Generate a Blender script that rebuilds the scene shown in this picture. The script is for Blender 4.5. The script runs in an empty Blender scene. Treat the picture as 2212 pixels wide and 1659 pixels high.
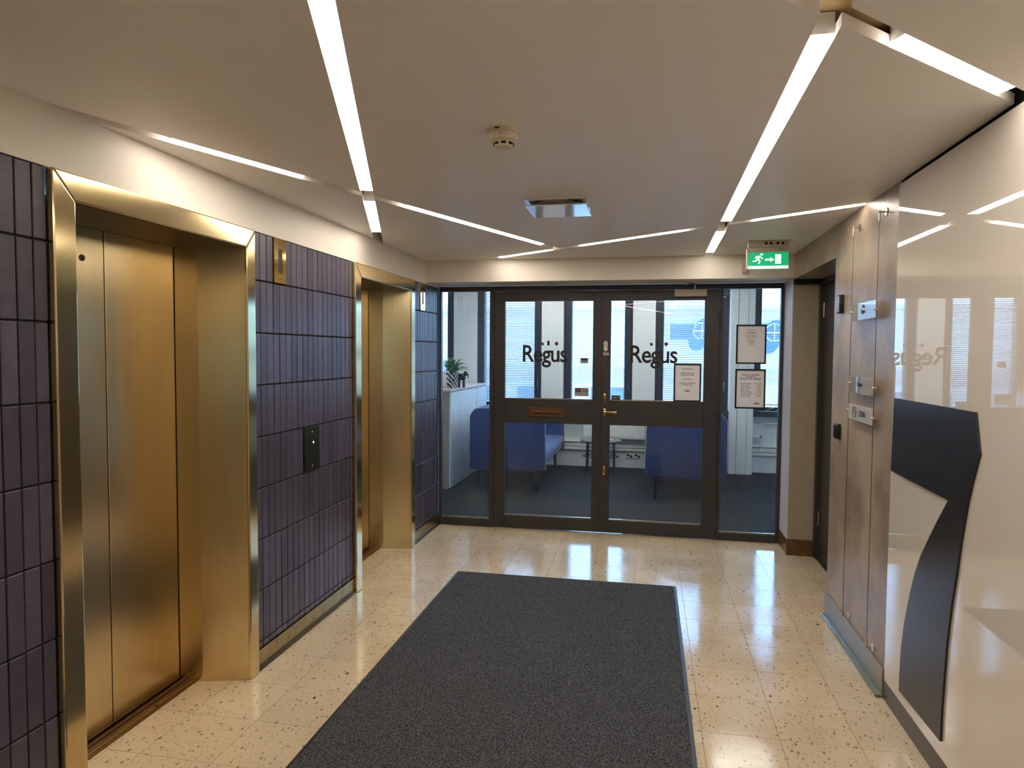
import bpy, bmesh, math, random
from mathutils import Matrix, Vector

random.seed(7)
SC = bpy.context.scene
COL = SC.collection

# ------------------------------------------------------------------ camera
F_PX, YAW, PITCH, ROLL = 1483.96, 0.195579, -0.045844, 0.00661
CAM = Vector((1.806, 0.0, 1.527))
fwd0 = Vector((-math.sin(YAW), math.cos(YAW), 0)); rgt0 = Vector((math.cos(YAW), math.sin(YAW), 0)); up0 = Vector((0, 0, 1))
fwd = fwd0*math.cos(PITCH) + up0*math.sin(PITCH); up1 = up0*math.cos(PITCH) - fwd0*math.sin(PITCH)
rgt = rgt0*math.cos(ROLL) + up1*math.sin(ROLL); upv = up1*math.cos(ROLL) - rgt0*math.sin(ROLL)
cd = bpy.data.cameras.new('camera'); cam = bpy.data.objects.new('camera', cd); COL.objects.link(cam)
cam.matrix_world = Matrix(((rgt.x, upv.x, -fwd.x, CAM.x), (rgt.y, upv.y, -fwd.y, CAM.y), (rgt.z, upv.z, -fwd.z, CAM.z), (0, 0, 0, 1)))
cd.sensor_fit = 'HORIZONTAL'; cd.sensor_width = 36.0; cd.lens = F_PX/2212*36.0; cd.clip_start = 0.02; cd.clip_end = 300
SC.camera = cam

# ------------------------------------------------------------------ sky, exposure
LAMP = 23.0          # radiance of the warm ceiling strips
SKY = 11.0
world = bpy.data.worlds.new('overcast_sky'); SC.world = world; world.use_nodes = True
bg = world.node_tree.nodes['Background']; bg.inputs[0].default_value = (0.29, 0.57, 1.0, 1); bg.inputs[1].default_value = SKY
vs = SC.view_settings
vs.view_transform = 'Standard'; vs.look = 'None'; vs.gamma = 1.0; vs.use_curve_mapping = False
vs.exposure = 0.17

# window portals of the lounge: sky light comes in through the real window openings
def portal(x0, x1, z0, z1, y):
    l = bpy.data.lights.new('window_portal', 'AREA'); l.shape = 'RECTANGLE'; l.size = x1-x0; l.size_y = z1-z0
    l.cycles.is_portal = True
    o = bpy.data.objects.new('window_portal', l); COL.objects.link(o)
    o.location = ((x0+x1)/2, y, (z0+z1)/2); o.rotation_euler = (-math.pi/2, 0, 0)
portal(-1.65, 4.05, .86, 2.45, 9.32)

# ------------------------------------------------------------------ helpers
def lin(c): return tuple((v/12.92 if v <= .04045 else ((v+.055)/1.055)**2.4) for v in c)
def rgb(r, g, b): return lin((r/255, g/255, b/255)) + (1.0,)

def mat(name, color, rough=.5, metal=0.0, spec=.5, noise=0.0, nscale=20, bump=0.0, bscale=200, stretch=(1, 1, 1),
        aniso=0.0, coat=0.0, rand=0.0, roughvar=0.0, nrough=.6, trans=0.0, sheen=0.0):
    m = bpy.data.materials.new(name); m.use_nodes = True
    nt = m.node_tree; N = nt.nodes; L = nt.links; b = N['Principled BSDF']
    b.inputs['Base Color'].default_value = color; b.inputs['Roughness'].default_value = rough
    b.inputs['Metallic'].default_value = metal; b.inputs['Specular IOR Level'].default_value = spec
    b.inputs['Anisotropic'].default_value = aniso; b.inputs['Coat Weight'].default_value = coat
    b.inputs['Sheen Weight'].default_value = sheen
    if aniso:
        t = N.new('ShaderNodeTangent'); t.direction_type = 'RADIAL'; t.axis = 'Z'; L.new(t.outputs[0], b.inputs['Tangent'])
    tc = N.new('ShaderNodeTexCoord'); mp = N.new('ShaderNodeMapping'); mp.inputs['Scale'].default_value = stretch
    geo = N.new('ShaderNodeNewGeometry'); L.new(geo.outputs['Position'], mp.inputs['Vector'])
    colsock = None
    if noise:
        n = N.new('ShaderNodeTexNoise'); n.inputs['Scale'].default_value = nscale; n.inputs['Detail'].default_value = 5
        n.inputs['Roughness'].default_value = nrough
        L.new(mp.outputs[0], n.inputs['Vector'])
        r = N.new('ShaderNodeValToRGB'); r.color_ramp.elements[0].position = .25; r.color_ramp.elements[1].position = .75
        r.color_ramp.elements[0].color = tuple(c*(1-noise) for c in color[:3])+(1,)
        r.color_ramp.elements[1].color = tuple(min(1, c*(1+noise)) for c in color[:3])+(1,)
        L.new(n.outputs['Fac'], r.inputs[0]); colsock = r.outputs[0]
        if roughvar:
            mr = N.new('ShaderNodeMapRange'); mr.inputs['To Min'].default_value = rough-roughvar; mr.inputs['To Max'].default_value = rough+roughvar
            L.new(n.outputs['Fac'], mr.inputs['Value']); L.new(mr.outputs[0], b.inputs['Roughness'])
    if rand:
        oi = N.new('ShaderNodeObjectInfo'); hs = N.new('ShaderNodeHueSaturation')
        mr = N.new('ShaderNodeMapRange'); mr.inputs['To Min'].default_value = 1-rand; mr.inputs['To Max'].default_value = 1+rand
        L.new(oi.outputs['Random'], mr.inputs['Value']); L.new(mr.outputs[0], hs.inputs['Value'])
        if colsock: L.new(colsock, hs.inputs['Color'])
        else: hs.inputs['Color'].default_value = color
        colsock = hs.outputs[0]
    if colsock: L.new(colsock, b.inputs['Base Color'])
    if bump:
        n2 = N.new('ShaderNodeTexNoise'); n2.inputs['Scale'].default_value = bscale; n2.inputs['Detail'].default_value = 3
        L.new(mp.outputs[0], n2.inputs['Vector'])
        bp = N.new('ShaderNodeBump'); bp.inputs['Strength'].default_value = bump; bp.inputs['Distance'].default_value = .004
        L.new(n2.outputs['Fac'], bp.inputs['Height']); L.new(bp.outputs[0], b.inputs['Normal'])
    return m

def emis(name, color, s, base=(.8, .8, .8, 1)):
    m = bpy.data.materials.new(name); m.use_nodes = True; N = m.node_tree.nodes
    b = N['Principled BSDF']; b.inputs['Base Color'].default_value = base
    b.inputs['Emission Color'].default_value = color; b.inputs['Emission Strength'].default_value = s
    b.inputs['Roughness'].default_value = .4
    return m

def glass(name, tint=(1, 1, 1, 1), haze=0.0, ior=1.5):
    """thin pane: clear transmission with a mirror-like Fresnel reflection"""
    m = bpy.data.materials.new(name); m.use_nodes = True; nt = m.node_tree; N = nt.nodes; L = nt.links
    N.remove(N['Principled BSDF']); out = N['Material Output']
    t = N.new('ShaderNodeBsdfTransparent'); t.inputs[0].default_value = tint
    g = N.new('ShaderNodeBsdfGlossy'); g.inputs['Roughness'].default_value = 0.0; g.inputs['Color'].default_value = (1, 1, 1, 1)
    fr = N.new('ShaderNodeFresnel'); fr.inputs[0].default_value = ior
    mx = N.new('ShaderNodeMixShader'); L.new(fr.outputs[0], mx.inputs[0]); L.new(t.outputs[0], mx.inputs[1]); L.new(g.outputs[0], mx.inputs[2])
    last = mx
    if haze:
        d = N.new('ShaderNodeBsdfDiffuse'); d.inputs[0].default_value = (.85, .87, .9, 1)
        m2 = N.new('ShaderNodeMixShader'); m2.inputs[0].default_value = haze
        L.new(mx.outputs[0], m2.inputs[1]); L.new(d.outputs[0], m2.inputs[2]); last = m2
    L.new(last.outputs[0], out.inputs[0])
    return m

def wloc(o):
    v = Vector((0, 0, 0))
    while o: v += o.location; o = o.parent
    return v

class MB:
    """collects geometry in world coordinates; build() links it as ONE mesh object"""
    def __init__(s): s.bm = bmesh.new()
    def box(s, x0, x1, y0, y1, z0, z1, bev=0, seg=2):
        t = bmesh.new(); r = bmesh.ops.create_cube(t, size=1)
        for v in t.verts:
            v.co = Vector(((x0+x1)/2+v.co.x*(x1-x0), (y0+y1)/2+v.co.y*(y1-y0), (z0+z1)/2+v.co.z*(z1-z0)))
        if bev: bmesh.ops.bevel(t, geom=t.edges[:], offset=bev, segments=seg, affect='EDGES', profile=.5)
        s._add(t); return s
    def _add(s, t):
        me = bpy.data.meshes.new('tmp'); t.to_mesh(me); t.free(); s.bm.from_mesh(me); bpy.data.meshes.remove(me)
    def prism(s, pts, axis, lo, hi, bev=0, seg=2):
        """pts: 2D outline in the two remaining axes (in x,y,z order); extruded along axis"""
        t = bmesh.new()
        def P(a, b, h): return {'x': (h, a, b), 'y': (a, h, b), 'z': (a, b, h)}[axis]
        v0 = [t.verts.new(P(a, b, lo)) for a, b in pts]; v1 = [t.verts.new(P(a, b, hi)) for a, b in pts]
        n = len(pts)
        t.faces.new(v0); t.faces.new(v1[::-1])
        for i in range(n): t.faces.new((v0[i], v1[i], v1[(i+1) % n], v0[(i+1) % n]))
        bmesh.ops.recalc_face_normals(t, faces=t.faces)
        if bev: bmesh.ops.bevel(t, geom=t.edges[:], offset=bev, segments=seg, affect='EDGES', profile=.5)
        s._add(t); return s
    def tube(s, pts, r, n=10, r1=None, cap=True):
        pts = [Vector(p) for p in pts]; t = bmesh.new(); rings = []
        for i, p in enumerate(pts):
            d = (pts[min(i+1, len(pts)-1)]-pts[max(i-1, 0)]).normalized()
            a = d.orthogonal().normalized()
            if i and rings:
                a = (prev_a - d*prev_a.dot(d)); a = a.normalized() if a.length > 1e-6 else d.orthogonal().normalized()
            prev_a = a; b = d.cross(a)
            rr = r if r1 is None else r+(r1-r)*i/(len(pts)-1)
            rings.append([t.verts.new(p+(a*math.cos(2*math.pi*k/n)+b*math.sin(2*math.pi*k/n))*rr) for k in range(n)])
        for i in range(len(rings)-1):
            for k in range(n): t.faces.new((rings[i][k], rings[i][(k+1) % n], rings[i+1][(k+1) % n], rings[i+1][k]))
        if cap: t.faces.new(rings[0][::-1]); t.faces.new(rings[-1])
        bmesh.ops.recalc_face_normals(t, faces=t.faces)
        s._add(t); return s
    def lathe(s, prof, c, axis='z', n=32):
        """prof: [(r, h)]; closed at ends if r==0"""
        t = bmesh.new(); rings = []
        def P(r, h, k):
            a = 2*math.pi*k/n; u, w = r*math.cos(a), r*math.sin(a)
            q = {'z': (u, w, h), 'x': (h, u, w), 'y': (u, h, w)}[axis]
            return Vector(c)+Vector(q)
        for r, h in prof:
            if r < 1e-6: rings.append([t.verts.new(P(0, h, 0))])
            else: rings.append([t.verts.new(P(r, h, k)) for k in range(n)])
        for A, B in zip(rings, rings[1:]):
            for k in range(n):
                if len(A) == 1 and len(B) == 1: continue
                if len(A) == 1: t.faces.new((A[0], B[k], B[(k+1) % n]))
                elif len(B) == 1: t.faces.new((A[k], A[(k+1) % n], B[0]))
                else: t.faces.new((A[k], A[(k+1) % n], B[(k+1) % n], B[k]))
        bmesh.ops.recalc_face_normals(t, faces=t.faces)
        s._add(t); return s
    def quad(s, a, b, c, d):
        s.bm.faces.new([s.bm.verts.new(p) for p in (a, b, c, d)]); return s
    def build(s, name, m, parent=None, smooth=False, loc=None):
        me = bpy.data.meshes.new(name)
        bb = [v.co for v in s.bm.verts]
        if loc is None:
            if parent is None:
                lo = Vector((min(v.x for v in bb), min(v.y for v in bb), min(v.z for v in bb))); hi = Vector((max(v.x for v in bb), max(v.y for v in bb), max(v.z for v in bb)))
                loc = Vector(((lo.x+hi.x)/2, (lo.y+hi.y)/2, lo.z))
            else: loc = wloc(parent)
        loc = Vector(loc)
        bmesh.ops.translate(s.bm, verts=s.bm.verts, vec=-loc)
        s.bm.to_mesh(me); s.bm.free()
        if smooth:
            for p in me.polygons: p.use_smooth = True
            try: me.set_sharp_from_angle(angle=math.radians(35))
            except Exception: pass
        me.materials.append(m)
        o = bpy.data.objects.new(name, me); COL.objects.link(o)
        if parent is not None: o.parent = parent; o.location = loc-wloc(parent)
        else: o.location = loc
        return o

def tag(o, label=None, cat=None, group=None, kind=None):
    if label: o['label'] = label
    if cat: o['category'] = cat
    if group: o['group'] = group
    if kind: o['kind'] = kind
    return o
def thing(name, loc, label, cat, group=None, kind=None):
    o = bpy.data.objects.new(name, None); COL.objects.link(o); o.location = loc; o.empty_display_size = .1
    return tag(o, label, cat, group, kind)

FACE_Y = Matrix(((1, 0, 0), (0, 0, -1), (0, 1, 0))).to_euler()          # text facing -Y
FACE_X = Matrix(((0, 0, -1), (-1, 0, 0), (0, 1, 0))).to_euler()         # text facing -X
def text(name, s, size, m, loc, rot, parent, align='CENTER', extr=.0004, space=1.0, sx=1.0, bold=0.0, lines=1.0):
    c = bpy.data.curves.new(name, 'FONT'); c.body = s; c.size = size; c.align_x = align; c.align_y = 'CENTER'
    c.extrude = extr; c.resolution_u = 3; c.space_character = space; c.offset = bold; c.space_line = lines
    t = bpy.data.objects.new('tmp', c); COL.objects.link(t)
    dg = bpy.context.evaluated_depsgraph_get(); me = bpy.data.meshes.new_from_object(t.evaluated_get(dg)); me.name = name
    bpy.data.objects.remove(t); bpy.data.curves.remove(c)
    if sx != 1.0:
        for v in me.vertices: v.co.x *= sx
    me.materials.clear(); me.materials.append(m)
    o = bpy.data.objects.new(name, me); COL.objects.link(o); o.parent = parent
    o.location = Vector(loc)-wloc(parent); o.rotation_euler = rot
    return o

# ------------------------------------------------------------------ materials
M = {}
M['plaster'] = mat('white_ceiling_paint', rgb(243, 238, 234), .42, noise=.02, nscale=3, bump=.03, bscale=90)
M['fascia'] = mat('white_fascia_paint', rgb(226, 218, 205), .5, noise=.02, nscale=3)
M['lounge_wall'] = mat('lounge_wall_paint', rgb(222, 228, 226), .55, noise=.02, nscale=4)
M['recess'] = mat('raw_slot_board', rgb(190, 165, 118), .4, noise=.3, nscale=9)
M['tile'] = mat('dark_glazed_tile', rgb(74, 67, 80), .31, noise=.25, nscale=26, bump=.14, bscale=320, rand=.28, roughvar=.06)
M['grout'] = mat('dark_grout', rgb(38, 32, 33), .85)
M['brass'] = mat('brushed_brass', rgb(222, 201, 158), .25, metal=1, noise=.05, nscale=6, stretch=(14, 14, .4), aniso=.5)
M['brass_face'] = mat('polished_brass', rgb(222, 200, 152), .15, metal=1, noise=.07, nscale=8, stretch=(10, 10, .5), aniso=.45)
M['brass_old'] = mat('tarnished_brass', rgb(166, 148, 104), .3, metal=1, noise=.25, nscale=16, roughvar=.1)
M['brass_plate'] = mat('bright_brass_plate', rgb(220, 188, 116), .1, metal=1)
M['bronze'] = mat('dark_bronze_plate', rgb(92, 82, 56), .35, metal=1, noise=.15, nscale=12)
M['sill'] = mat('worn_bronze_sill', rgb(120, 92, 58), .42, metal=1, noise=.3, nscale=20, stretch=(8, .6, 1))
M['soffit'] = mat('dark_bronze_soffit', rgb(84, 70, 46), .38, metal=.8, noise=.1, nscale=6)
M['black'] = mat('black_gap', (.006, .006, .006, 1), .7)
M['shadow_metal'] = mat('dark_lining', rgb(70, 60, 45), .4, metal=1)
M['frame'] = mat('dark_brown_steel', rgb(55, 52, 53), .40, noise=.06, nscale=14)
M['hinge'] = mat('dark_hinge_steel', rgb(54, 50, 48), .38)
M['concrete'] = mat('varnished_concrete', rgb(154, 137, 118), .34, noise=.30, nscale=3.2, bump=.10, bscale=60, roughvar=.08, nrough=.62)
M['plaster_grey'] = mat('grey_plaster_pier', rgb(160, 147, 128), .6, noise=.05, nscale=8)
M['pier_white'] = mat('pale_reveal_paint', rgb(190, 186, 186), .55)
M['skirt_brown'] = mat('brown_marbled_skirting', rgb(96, 70, 40), .25, noise=.5, nscale=30)
M['skirt_steel'] = mat('grey_skirting', rgb(150, 142, 126), .35, metal=.6, noise=.08, nscale=10)
M['skirt_dark'] = mat('dark_skirting', rgb(78, 72, 70), .35)
M['glass_strip'] = mat('green_glass_strip', rgb(104, 116, 108), .08, coat=.3)
M['white_glass'] = mat('white_back_painted_glass', rgb(222, 214, 202), .02, spec=.5, coat=1.0)
M['white_glass'].node_tree.nodes['Principled BSDF'].inputs['Coat Roughness'].default_value = .0
M['numeral'] = mat('black_gloss_laminate', rgb(40, 38, 37), .28, noise=.08, nscale=8, spec=.35)
M['mat_pile'] = mat('charcoal_mat_pile', rgb(80, 82, 86), .95, noise=.98, nscale=150, bump=.9, bscale=200, spec=.1, nrough=.8)
M['rubber'] = mat('black_rubber', rgb(30, 31, 36), .4)
M['steel'] = mat('satin_steel', rgb(200, 190, 172), .25, metal=1)
M['wire'] = mat('steel_wire', rgb(120, 112, 104), .35, metal=1)
M['wired'] = mat('embedded_wire', rgb(70, 74, 80), .5)
M['ivory'] = mat('ivory_plastic', rgb(226, 214, 190), .4)
M['white_metal'] = mat('white_lacquered_metal', rgb(226, 226, 226), .12, coat=.6)
M['grey_plastic'] = mat('grey_plastic', rgb(196, 186, 168), .45)
M['dark_plastic'] = mat('black_plastic', rgb(24, 24, 26), .22)
M['reader_face'] = mat('window_reflection_face', rgb(186, 198, 214), .06, coat=.6)  # pale blue stands in for the window reflected in the face
M['paper'] = mat('white_paper', rgb(236, 236, 242), .6)
M['ink'] = mat('dark_ink', rgb(42, 42, 48), .6)
M['faint_ink'] = mat('grey_ink', rgb(128, 126, 130), .6)
M['red'] = mat('dark_red_film', rgb(120, 36, 40), .5)
M['black_frame'] = mat('black_picture_frame', rgb(18, 17, 18), .35)
M['sticker_grey'] = mat('grey_sticker', rgb(150, 148, 146), .5)
M['letter_black'] = mat('black_vinyl_lettering', rgb(18, 18, 24), .4)
M['pane'] = glass('clear_wired_pane', (.95, .98, .985, 1))
M['pane_out'] = glass('window_pane', (.93, .98, 1, 1))
M['acrylic'] = glass('clear_acrylic', (.98, .98, .98, 1), .16, 1.35)
M['acrylic_white'] = glass('whitened_acrylic', (.95, .97, .98, 1), .38)  # whiter mix than the clear acrylic, for the lowest plate
M['lamp'] = emis('warm_light_diffuser', (1.0, .90, .78, 1), LAMP)
M['sign_green'] = emis('lit_green_sign', (.0, .36, .13, 1), 1.0, (0, .15, .06, 1))
M['sign_white'] = emis('lit_white_pictogram', (.70, 1.0, .84, 1), .9, (.5, .6, .55, 1))
M['button_lit'] = emis('lit_call_button', (1, 1, 1, 1), 4)
M['letter_bronze'] = mat('brown_letterbox', rgb(122, 90, 58), .35, metal=.7, noise=.15, nscale=40)
# lounge
M['carpet'] = mat('dark_grey_carpet', rgb(43, 45, 47), .95, noise=.8, nscale=60, stretch=(1, 6, 1), bump=.5, bscale=180, spec=.1)
M['blue'] = mat('blue_wool_fabric', rgb(15, 52, 110), .85, noise=.10, nscale=160, bump=.25, bscale=500, sheen=.25)
M['leg'] = mat('black_wood_leg', rgb(20, 19, 20), .4)
M['wood'] = mat('grey_wood_panel', rgb(150, 138, 128), .5, noise=.18, nscale=6, stretch=(12, 12, 1))
M['wood_top'] = mat('pale_wood_top', rgb(186, 170, 160), .45, noise=.1, nscale=6, stretch=(12, 1, 12))
M['cab_front'] = mat('pale_felt_front', rgb(198, 214, 222), .7, noise=.06, nscale=90)
M['radiator'] = mat('white_radiator', rgb(226, 230, 226), .35)
M['table_top'] = mat('grey_stone_top', rgb(104, 112, 112), .35, noise=.3, nscale=40)
M['yellow'] = mat('pale_wood_tray', rgb(206, 178, 120), .5)
M['win_frame'] = mat('dark_blue_window_frame', rgb(28, 31, 44), .45)
M['slat'] = mat('white_blind_slat', rgb(158, 170, 182), .45)
M['green'] = mat('leaf_green', rgb(92, 134, 92), .45, noise=.35, nscale=30)
M['soil'] = mat('dark_soil', rgb(40, 32, 26), .9)
M['white_plastic'] = mat('white_plastic', rgb(226, 230, 234), .4)
M['facade'] = mat('pale_facade', rgb(188, 186, 180), .7)
M['facade2'] = mat('pinkish_facade_band', rgb(160, 138, 134), .7)
M['fac_glass'] = mat('blue_facade_glazing', rgb(52, 76, 112), .12)
M['fac_blue'] = mat('blue_facade_sign', rgb(30, 64, 112), .5)
M['street'] = mat('pale_asphalt', rgb(150, 150, 150), .8)
M['end_wall'] = mat('end_wall_paint', rgb(200, 188, 172), .6)
# zebra pot
def zebra():
    m = mat('black_white_woven_pot', (1, 1, 1, 1), .6); nt = m.node_tree; N = nt.nodes; L = nt.links
    w = N.new('ShaderNodeTexWave'); w.wave_type = 'BANDS'; w.bands_direction = 'DIAGONAL'; w.inputs['Scale'].default_value = 12
    w.inputs['Distortion'].default_value = 5; w.inputs['Detail Scale'].default_value = 2
    r = N.new('ShaderNodeValToRGB'); r.color_ramp.interpolation = 'CONSTANT'
    r.color_ramp.elements[0].color = (.01, .01, .012, 1); r.color_ramp.elements[1].color = (.75, .75, .75, 1); r.color_ramp.elements[1].position = .58
    g = N.new('ShaderNodeNewGeometry'); L.new(g.outputs['Position'], w.inputs['Vector']); L.new(w.outputs['Fac'], r.inputs[0]); L.new(r.outputs[0], N['Principled BSDF'].inputs['Base Color'])
    return m
M['zebra'] = zebra()
# speckled, polished vinyl floor tile
def speckle():
    m = mat('speckled_beige_tile', rgb(206, 188, 160), .13, rand=.03); nt = m.node_tree; N = nt.nodes; L = nt.links; b = N['Principled BSDF']
    geo = N.new('ShaderNodeNewGeometry')
    old = b.inputs['Base Color'].links[0].from_socket
    mp = N.new('ShaderNodeMapping'); mp.inputs['Scale'].default_value = (1.0, .62, 1); mp.inputs['Rotation'].default_value = (0, 0, .25)
    L.new(geo.outputs['Position'], mp.inputs['Vector'])
    n0 = N.new('ShaderNodeTexNoise'); n0.inputs['Scale'].default_value = 3.0; n0.inputs['Detail'].default_value = 6
    L.new(geo.outputs['Position'], n0.inputs['Vector'])
    r0 = N.new('ShaderNodeValToRGB'); r0.color_ramp.elements[0].position = .3; r0.color_ramp.elements[1].position = .7
    r0.color_ramp.elements[0].color = (.86, .85, .83, 1); r0.color_ramp.elements[1].color = (1, 1, 1, 1); L.new(n0.outputs['Fac'], r0.inputs[0])
    mul = N.new('ShaderNodeMix'); mul.data_type = 'RGBA'; mul.blend_type = 'MULTIPLY'; mul.inputs['Factor'].default_value = 1
    L.new(old, mul.inputs['A']); L.new(r0.outputs[0], mul.inputs['B'])
    last = mul.outputs['Result']
    for scale, rmin, keep, colr in ((55, .34, .55, (.26, .19, .11, 1)), (105, .38, .6, (.36, .27, .17, 1)), (20, .15, .24, (.03, .024, .02, 1))):
        v = N.new('ShaderNodeTexVoronoi'); v.inputs['Scale'].default_value = scale; L.new(mp.outputs[0], v.inputs['Vector'])
        sep = N.new('ShaderNodeSeparateColor'); L.new(v.outputs['Color'], sep.inputs[0])
        ad = N.new('ShaderNodeMath'); ad.operation = 'MULTIPLY'; ad.inputs[1].default_value = rmin; L.new(sep.outputs[1], ad.inputs[0])
        lt = N.new('ShaderNodeMath'); lt.operation = 'LESS_THAN'; L.new(v.outputs['Distance'], lt.inputs[0]); L.new(ad.outputs[0], lt.inputs[1])
        k = N.new('ShaderNodeMath'); k.operation = 'LESS_THAN'; k.inputs[1].default_value = keep; L.new(sep.outputs[0], k.inputs[0])
        a = N.new('ShaderNodeMath'); a.operation = 'MULTIPLY'; L.new(lt.outputs[0], a.inputs[0]); L.new(k.outputs[0], a.inputs[1])
        mx = N.new('ShaderNodeMix'); mx.data_type = 'RGBA'; L.new(a.outputs[0], mx.inputs['Factor']); L.new(last, mx.inputs['A']); mx.inputs['B'].default_value = colr
        last = mx.outputs['Result']
    L.new(last, b.inputs['Base Color'])
    n = N.new('ShaderNodeTexNoise'); n.inputs['Scale'].default_value = 22; n.inputs['Detail'].default_value = 4
    L.new(geo.outputs['Position'], n.inputs['Vector'])
    bp = N.new('ShaderNodeBump'); bp.inputs['Strength'].default_value = .10; bp.inputs['Distance'].default_value = .003
    L.new(n.outputs['Fac'], bp.inputs['Height']); L.new(bp.outputs[0], b.inputs['Normal'])
    mr = N.new('ShaderNodeMapRange'); mr.inputs['From Min'].default_value = .3; mr.inputs['From Max'].default_value = .7
    mr.inputs['To Min'].default_value = .07; mr.inputs['To Max'].default_value = .20
    L.new(n0.outputs['Fac'], mr.inputs['Value']); L.new(mr.outputs[0], b.inputs['Roughness'])
    return m
rc = [n for n in M['concrete'].node_tree.nodes if n.type == 'VALTORGB'][0].color_ramp
rc.elements[0].position = .36; rc.elements[1].position = .64
rm = [n for n in M['mat_pile'].node_tree.nodes if n.type == 'VALTORGB'][0].color_ramp
rm.elements[0].position = .40; rm.elements[1].position = .66
M['floor'] = speckle()
M['joint'] = mat('floor_joint_dirt', rgb(120, 98, 70), .6)

# ------------------------------------------------------------------ dimensions
XR = 2.86            # right wall face
YG = 5.80            # glazed screen, lobby face
H = 2.275            # ceiling
ZF = 2.084           # bottom of the white fascia
YF = 5.45            # back fascia face
YN = -2.4            # lobby end wall behind the viewer
LIFTS = [(1.80, 1.887, 2.828, 2.900), (4.005, 4.095, 5.028, 5.115)]   # outer, inner, inner, outer

# ------------------------------------------------------------------ floor
fl = MB().box(-.35, 3.3, YN, YG+.06, -.06, -.0015).build('floor', M['joint'], loc=(1.4, 2, -.06))
tag(fl, 'polished beige speckled tile floor of the lift lobby', 'floor', kind='structure')
xs = [-.3]+[.2404-.3+.3*k for k in range(12) if .2404-.3+.3*k < 3.06]+[3.075]
ys = [5.215+.3, 5.215+.6]; ys = [YG+.05]+[5.515-.3*j for j in range(14)]
TILE_MESH = {}
def ftile(x0, x1, y0, y1):
    key = (round(x1-x0, 3), round(y1-y0, 3))
    if key not in TILE_MESH:
        w, d = (x1-x0)/2-.0011, (y1-y0)/2-.0011
        me = bpy.data.meshes.new('floor_tile'); b = bmesh.new(); bmesh.ops.create_cube(b, size=1)
        for v in b.verts: v.co = Vector((v.co.x*2*w, v.co.y*2*d, (v.co.z-.5)*.0015))
        b.to_mesh(me); b.free(); me.materials.append(M['floor']); TILE_MESH[key] = me
    o = bpy.data.objects.new('floor_tile', TILE_MESH[key]); COL.objects.link(o); o.parent = fl
    o.location = Vector(((x0+x1)/2, (y0+y1)/2, 0))-fl.location
for x0, x1 in zip(xs, xs[1:]):
    if x1-x0 < .02: continue
    for y1, y0 in zip(ys, ys[1:]):
        if x0 > 2.85 and (y1 < 4.3): continue
        ftile(x0, x1, y0, y1)
ylast = ys[-1]
MB().box(-.0, XR, YN, ylast-.001, -.0015, 0).build('floor_field', M['floor'], fl)

# ------------------------------------------------------------------ ceiling with cut slots
def strip(p, q, w):
    p, q = Vector(p), Vector(q); d = (q-p).normalized(); n = Vector((-d.y, d.x))*w/2
    return [tuple(p+n), tuple(p-n), tuple(q-n), tuple(q+n)]
W = .058
def s1(y): return (1.110-.3656*(y-1.392), y)
def s2(y): return (.122+.3745*(y-2.205), y)
def s3(x): return (x, 5.345-.731*(x-.63))
def s4(y): return (2.197+.0121*(y-1.77), y)
def s5(x): return (x, 1.822+.966*(x-2.381))
slots = [(s1(4.6), s1(-2.2)), (s2(1.7), s2(4.955)), (s3(.38), s3(2.95)), (s4(5.5), s4(-.6)), (s5(2.95), s5(1.05))]
cm = MB().box(0, XR, YN, YF, H, H+.03).build('ceiling', M['plaster'], loc=(1.43, 1.5, H))
tag(cm, 'smooth white lobby ceiling cut by diagonal light slots', 'ceiling', kind='structure')
cut = []
for p, q in slots:
    c = MB().prism(strip(p, q, W), 'z', H-.05, H+.08).build('slot_cutter', M['recess'], loc=(0, 0, 0)); cut.append(c)
    md = cm.modifiers.new('slot', 'BOOLEAN'); md.operation = 'DIFFERENCE'; md.object = c; md.solver = 'EXACT'
dg = bpy.context.evaluated_depsgraph_get()
me2 = bpy.data.meshes.new_from_object(cm.evaluated_get(dg)); cm.modifiers.clear(); cm.data = me2
me2.materials.clear(); me2.materials.append(M['plaster'])
for p in me2.polygons: p.material_index = 0
for c in cut: bpy.data.objects.remove(c)
MB().box(-.05, XR+.05, YN, YF+.05, H+.062, H+.09).build('slot_backing', M['recess'], cm)

# ceiling light strips: housing + diffuser
def light(p, q, label, skew=0.0):
    p, q = Vector(p), Vector(q); d = (q-p).normalized(); n = Vector((-d.y, d.x))*(W/2-.0005)
    t = thing('ceiling_light', ((p.x+q.x)/2, (p.y+q.y)/2, H), label, 'ceiling light', 'light strips set in the ceiling slots')
    a = d*skew
    MB().prism([tuple(p+n+a), tuple(p-n-a), tuple(q-n-a), tuple(q+n+a)], 'z', H+.001, H+.009).build('diffuser', M['lamp'], t)
    MB().prism([tuple(p+n+a), tuple(p-n-a), tuple(q-n-a), tuple(q+n+a)], 'z', H+.0092, H+.06).build('housing', M['white_metal'], t)
light(s1(3.043), s1(.95), 'long warm light strip running down towards the nearer lift, left of the smoke detector')
light(s1(4.098), s1(3.295), 'short warm light strip ending at the fascia above the far lift')
light(s2(2.205), s2(2.765), 'warm light strip alongside the white fascia over the nearer lift', .012)
light(s2(3.41), s2(4.745), 'slanted warm light strip left of the square ceiling air valve', .02)
light(s3(.640), s3(1.062), 'shortest warm light strip tight against the fascia above the glass doors', -.012)
light(s3(1.322), s3(1.99), 'warm light strip pointing from the air valve to the exit sign', -.02)
light(s3(2.372), s3(2.812), 'warm light strip above the exit sign reaching the concrete wall', -.02)
light(s4(4.077), s4(1.772), 'long warm light strip right of the air valve, pointing at the glass doors')
light(s4(5.305), s4(4.458), 'short warm light strip left of the exit sign')
light(s5(2.381), s5(2.787), 'warm light strip near the top of the white wall panel with the numeral', .012)
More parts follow.
